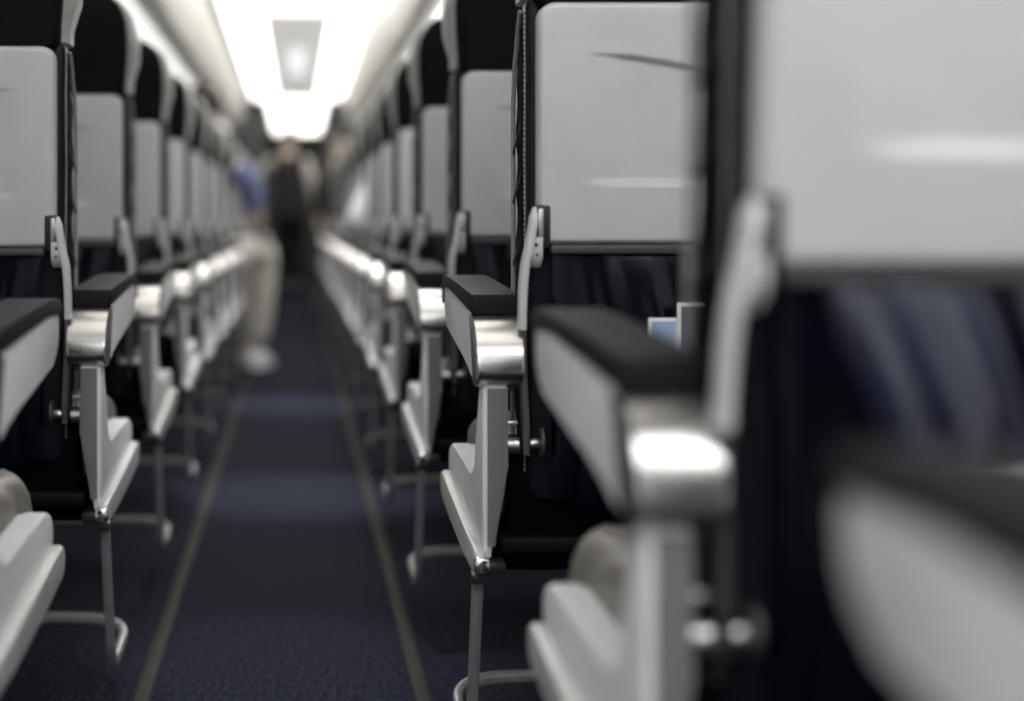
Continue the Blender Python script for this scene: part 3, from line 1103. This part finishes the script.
# passenger on the left, knee and white shoes out in the aisle
person('person', 'seated passenger with blue sleeve and beige trousers, leg and white shoes in the aisle', (-.49, 6.95, 0),
       dict(pelvis=(.0, .10, .555), waist=(.02, .06, .72), chest=(.04, .05, .90), upper=(.05, .05, 1.03), neck=(.055, .06, 1.12)),
       'shirt_dark', 'trousers_beige', 'shoe_white', 'hair_dark', -.3, (.06, .09, 1.25),
       [dict(sh=(.255, .06, .94), el=(.30, .12, .76), wr=(.31, .24, .665), pn=(0, 0, -1), side=1),
        dict(sh=(-.13, .06, 1.02), el=(-.19, .12, .78), wr=(-.10, .32, .68), pn=(0, 0, -1), side=-1)],
       [dict(hip=(.09, .14, .54), knee=(.345, .36, .60), ank=(.30, .46, .085), foot=(.15, .95, 0)),
        dict(hip=(-.07, .16, .54), knee=(.21, .50, .585), ank=(.25, .64, .085), foot=(.15, .95, 0))], sleeve='shirt_blue')
# white sleeve elbow on the right
person('person', 'seated passenger on the right, white sleeved elbow resting on the armrest', (.46, 5.69, 0),
       dict(pelvis=(.0, .27, .575), waist=(.0, .24, .74), chest=(.0, .23, .90), upper=(.0, .22, 1.00), neck=(.0, .23, 1.07)),
       'shirt_white', 'trousers_black', 'shoe_black', 'hair_dark', .0, (.0, .25, 1.16),
       [dict(sh=(-.09, .22, .97), el=(-.225, .09, .715), wr=(-.19, .40, .70), long=True, pn=(0, 0, -1), side=1),
        dict(sh=(.15, .22, .98), el=(.19, .26, .78), wr=(.08, .46, .70), long=True, pn=(0, 0, -1), side=-1)],
       [dict(hip=(-.08, .30, .565), knee=(-.08, .66, .565), ank=(-.08, .64, .085), foot=(0, 1, 0)),
        dict(hip=(.08, .30, .565), knee=(.08, .66, .565), ank=(.08, .64, .085), foot=(0, 1, 0))])
# standing person at the far end of the aisle
person('person', 'person with cream sleeves and black trousers standing at the far end of the aisle', (-.07, 14.9, 0),
       dict(pelvis=(0, 0, .90), waist=(0, 0, 1.04), chest=(-.01, .01, 1.22), upper=(-.01, .02, 1.34), neck=(-.01, .03, 1.42)),
       'shirt_dark', 'trousers_black', 'shoe_black', 'hair_grey', .5, (-.01, .05, 1.54),
       [dict(sh=(.16, .01, 1.31), el=(.235, -.04, 1.04), wr=(.265, -.02, .82), long=True, pn=(-1, 0, 0), side=1),
        dict(sh=(-.18, .02, 1.31), el=(-.31, .10, 1.20), wr=(-.42, .28, 1.25), long=True, pn=(0, 0, -1), side=-1)],
       [dict(hip=(-.075, 0, .85), knee=(-.075, .01, .46), ank=(-.08, .0, .085), foot=(-.1, 1, 0)),
        dict(hip=(.075, 0, .85), knee=(.075, .01, .46), ank=(.08, .0, .085), foot=(.1, 1, 0))], sleeve='shirt_cream')
# passenger facing us further up on the right
person('person', 'dark clothed passenger with pale face looking back between the right seats', (.40, 13.38, 0),
       dict(pelvis=(0, 0, .80), waist=(0, 0, .95), chest=(-.01, -.01, 1.11), upper=(-.02, -.02, 1.22), neck=(-.02, -.03, 1.30)),
       'shirt_dark', 'trousers_black', 'shoe_black', 'hair_dark', PI - .15, (-.03, -.04, 1.42),
       [dict(sh=(.15, -.02, 1.19), el=(.20, .02, .94), wr=(.20, -.05, .74), long=True, pn=(-1, 0, 0), side=1),
        dict(sh=(-.17, -.02, 1.19), el=(-.21, .02, .94), wr=(-.20, -.03, .74), long=True, pn=(1, 0, 0), side=-1)],
       [dict(hip=(-.075, 0, .76), knee=(-.075, -.02, .42), ank=(-.08, .0, .085), foot=(0, -1, 0)),
        dict(hip=(.075, 0, .76), knee=(.075, -.02, .42), ank=(.08, .0, .085), foot=(0, -1, 0))])

# ------------------------------------------------------------------ world, camera, colour management
w = bpy.data.worlds.new('World')
scene.world = w
w.use_nodes = True
w.node_tree.nodes['Background'].inputs[0].default_value = (0.6, 0.7, 0.9, 1)
w.node_tree.nodes['Background'].inputs[1].default_value = 0.01

cd = bpy.data.cameras.new('camera')
cam = bpy.data.objects.new('camera', cd)
COL.objects.link(cam)
cd.sensor_fit = 'HORIZONTAL'
cd.sensor_width = 36.0
cd.lens = 36.0 * F_PX / 1024
cd.shift_x = (512 - VPX) / 1024
cd.shift_y = -(350.5 - VPY) / 1024
cd.clip_start = 0.02
cd.clip_end = 100
cam.location = (0, 0, CAM_Z)
cam.matrix_world = Matrix.Translation((0, 0, CAM_Z)) @ Matrix.Rotation(PI / 2, 4, 'X') @ Matrix.Rotation(math.radians(0.0), 4, 'Z')
cd.dof.use_dof = True
cd.dof.focus_distance = 1.88
cd.dof.aperture_fstop = 1.75
scene.camera = cam

vs = scene.view_settings
scene.display_settings.display_device = 'sRGB'
vs.view_transform = 'Standard'
vs.look = 'None'
vs.exposure = 0.6
vs.gamma = 1.0
vs.use_curve_mapping = False
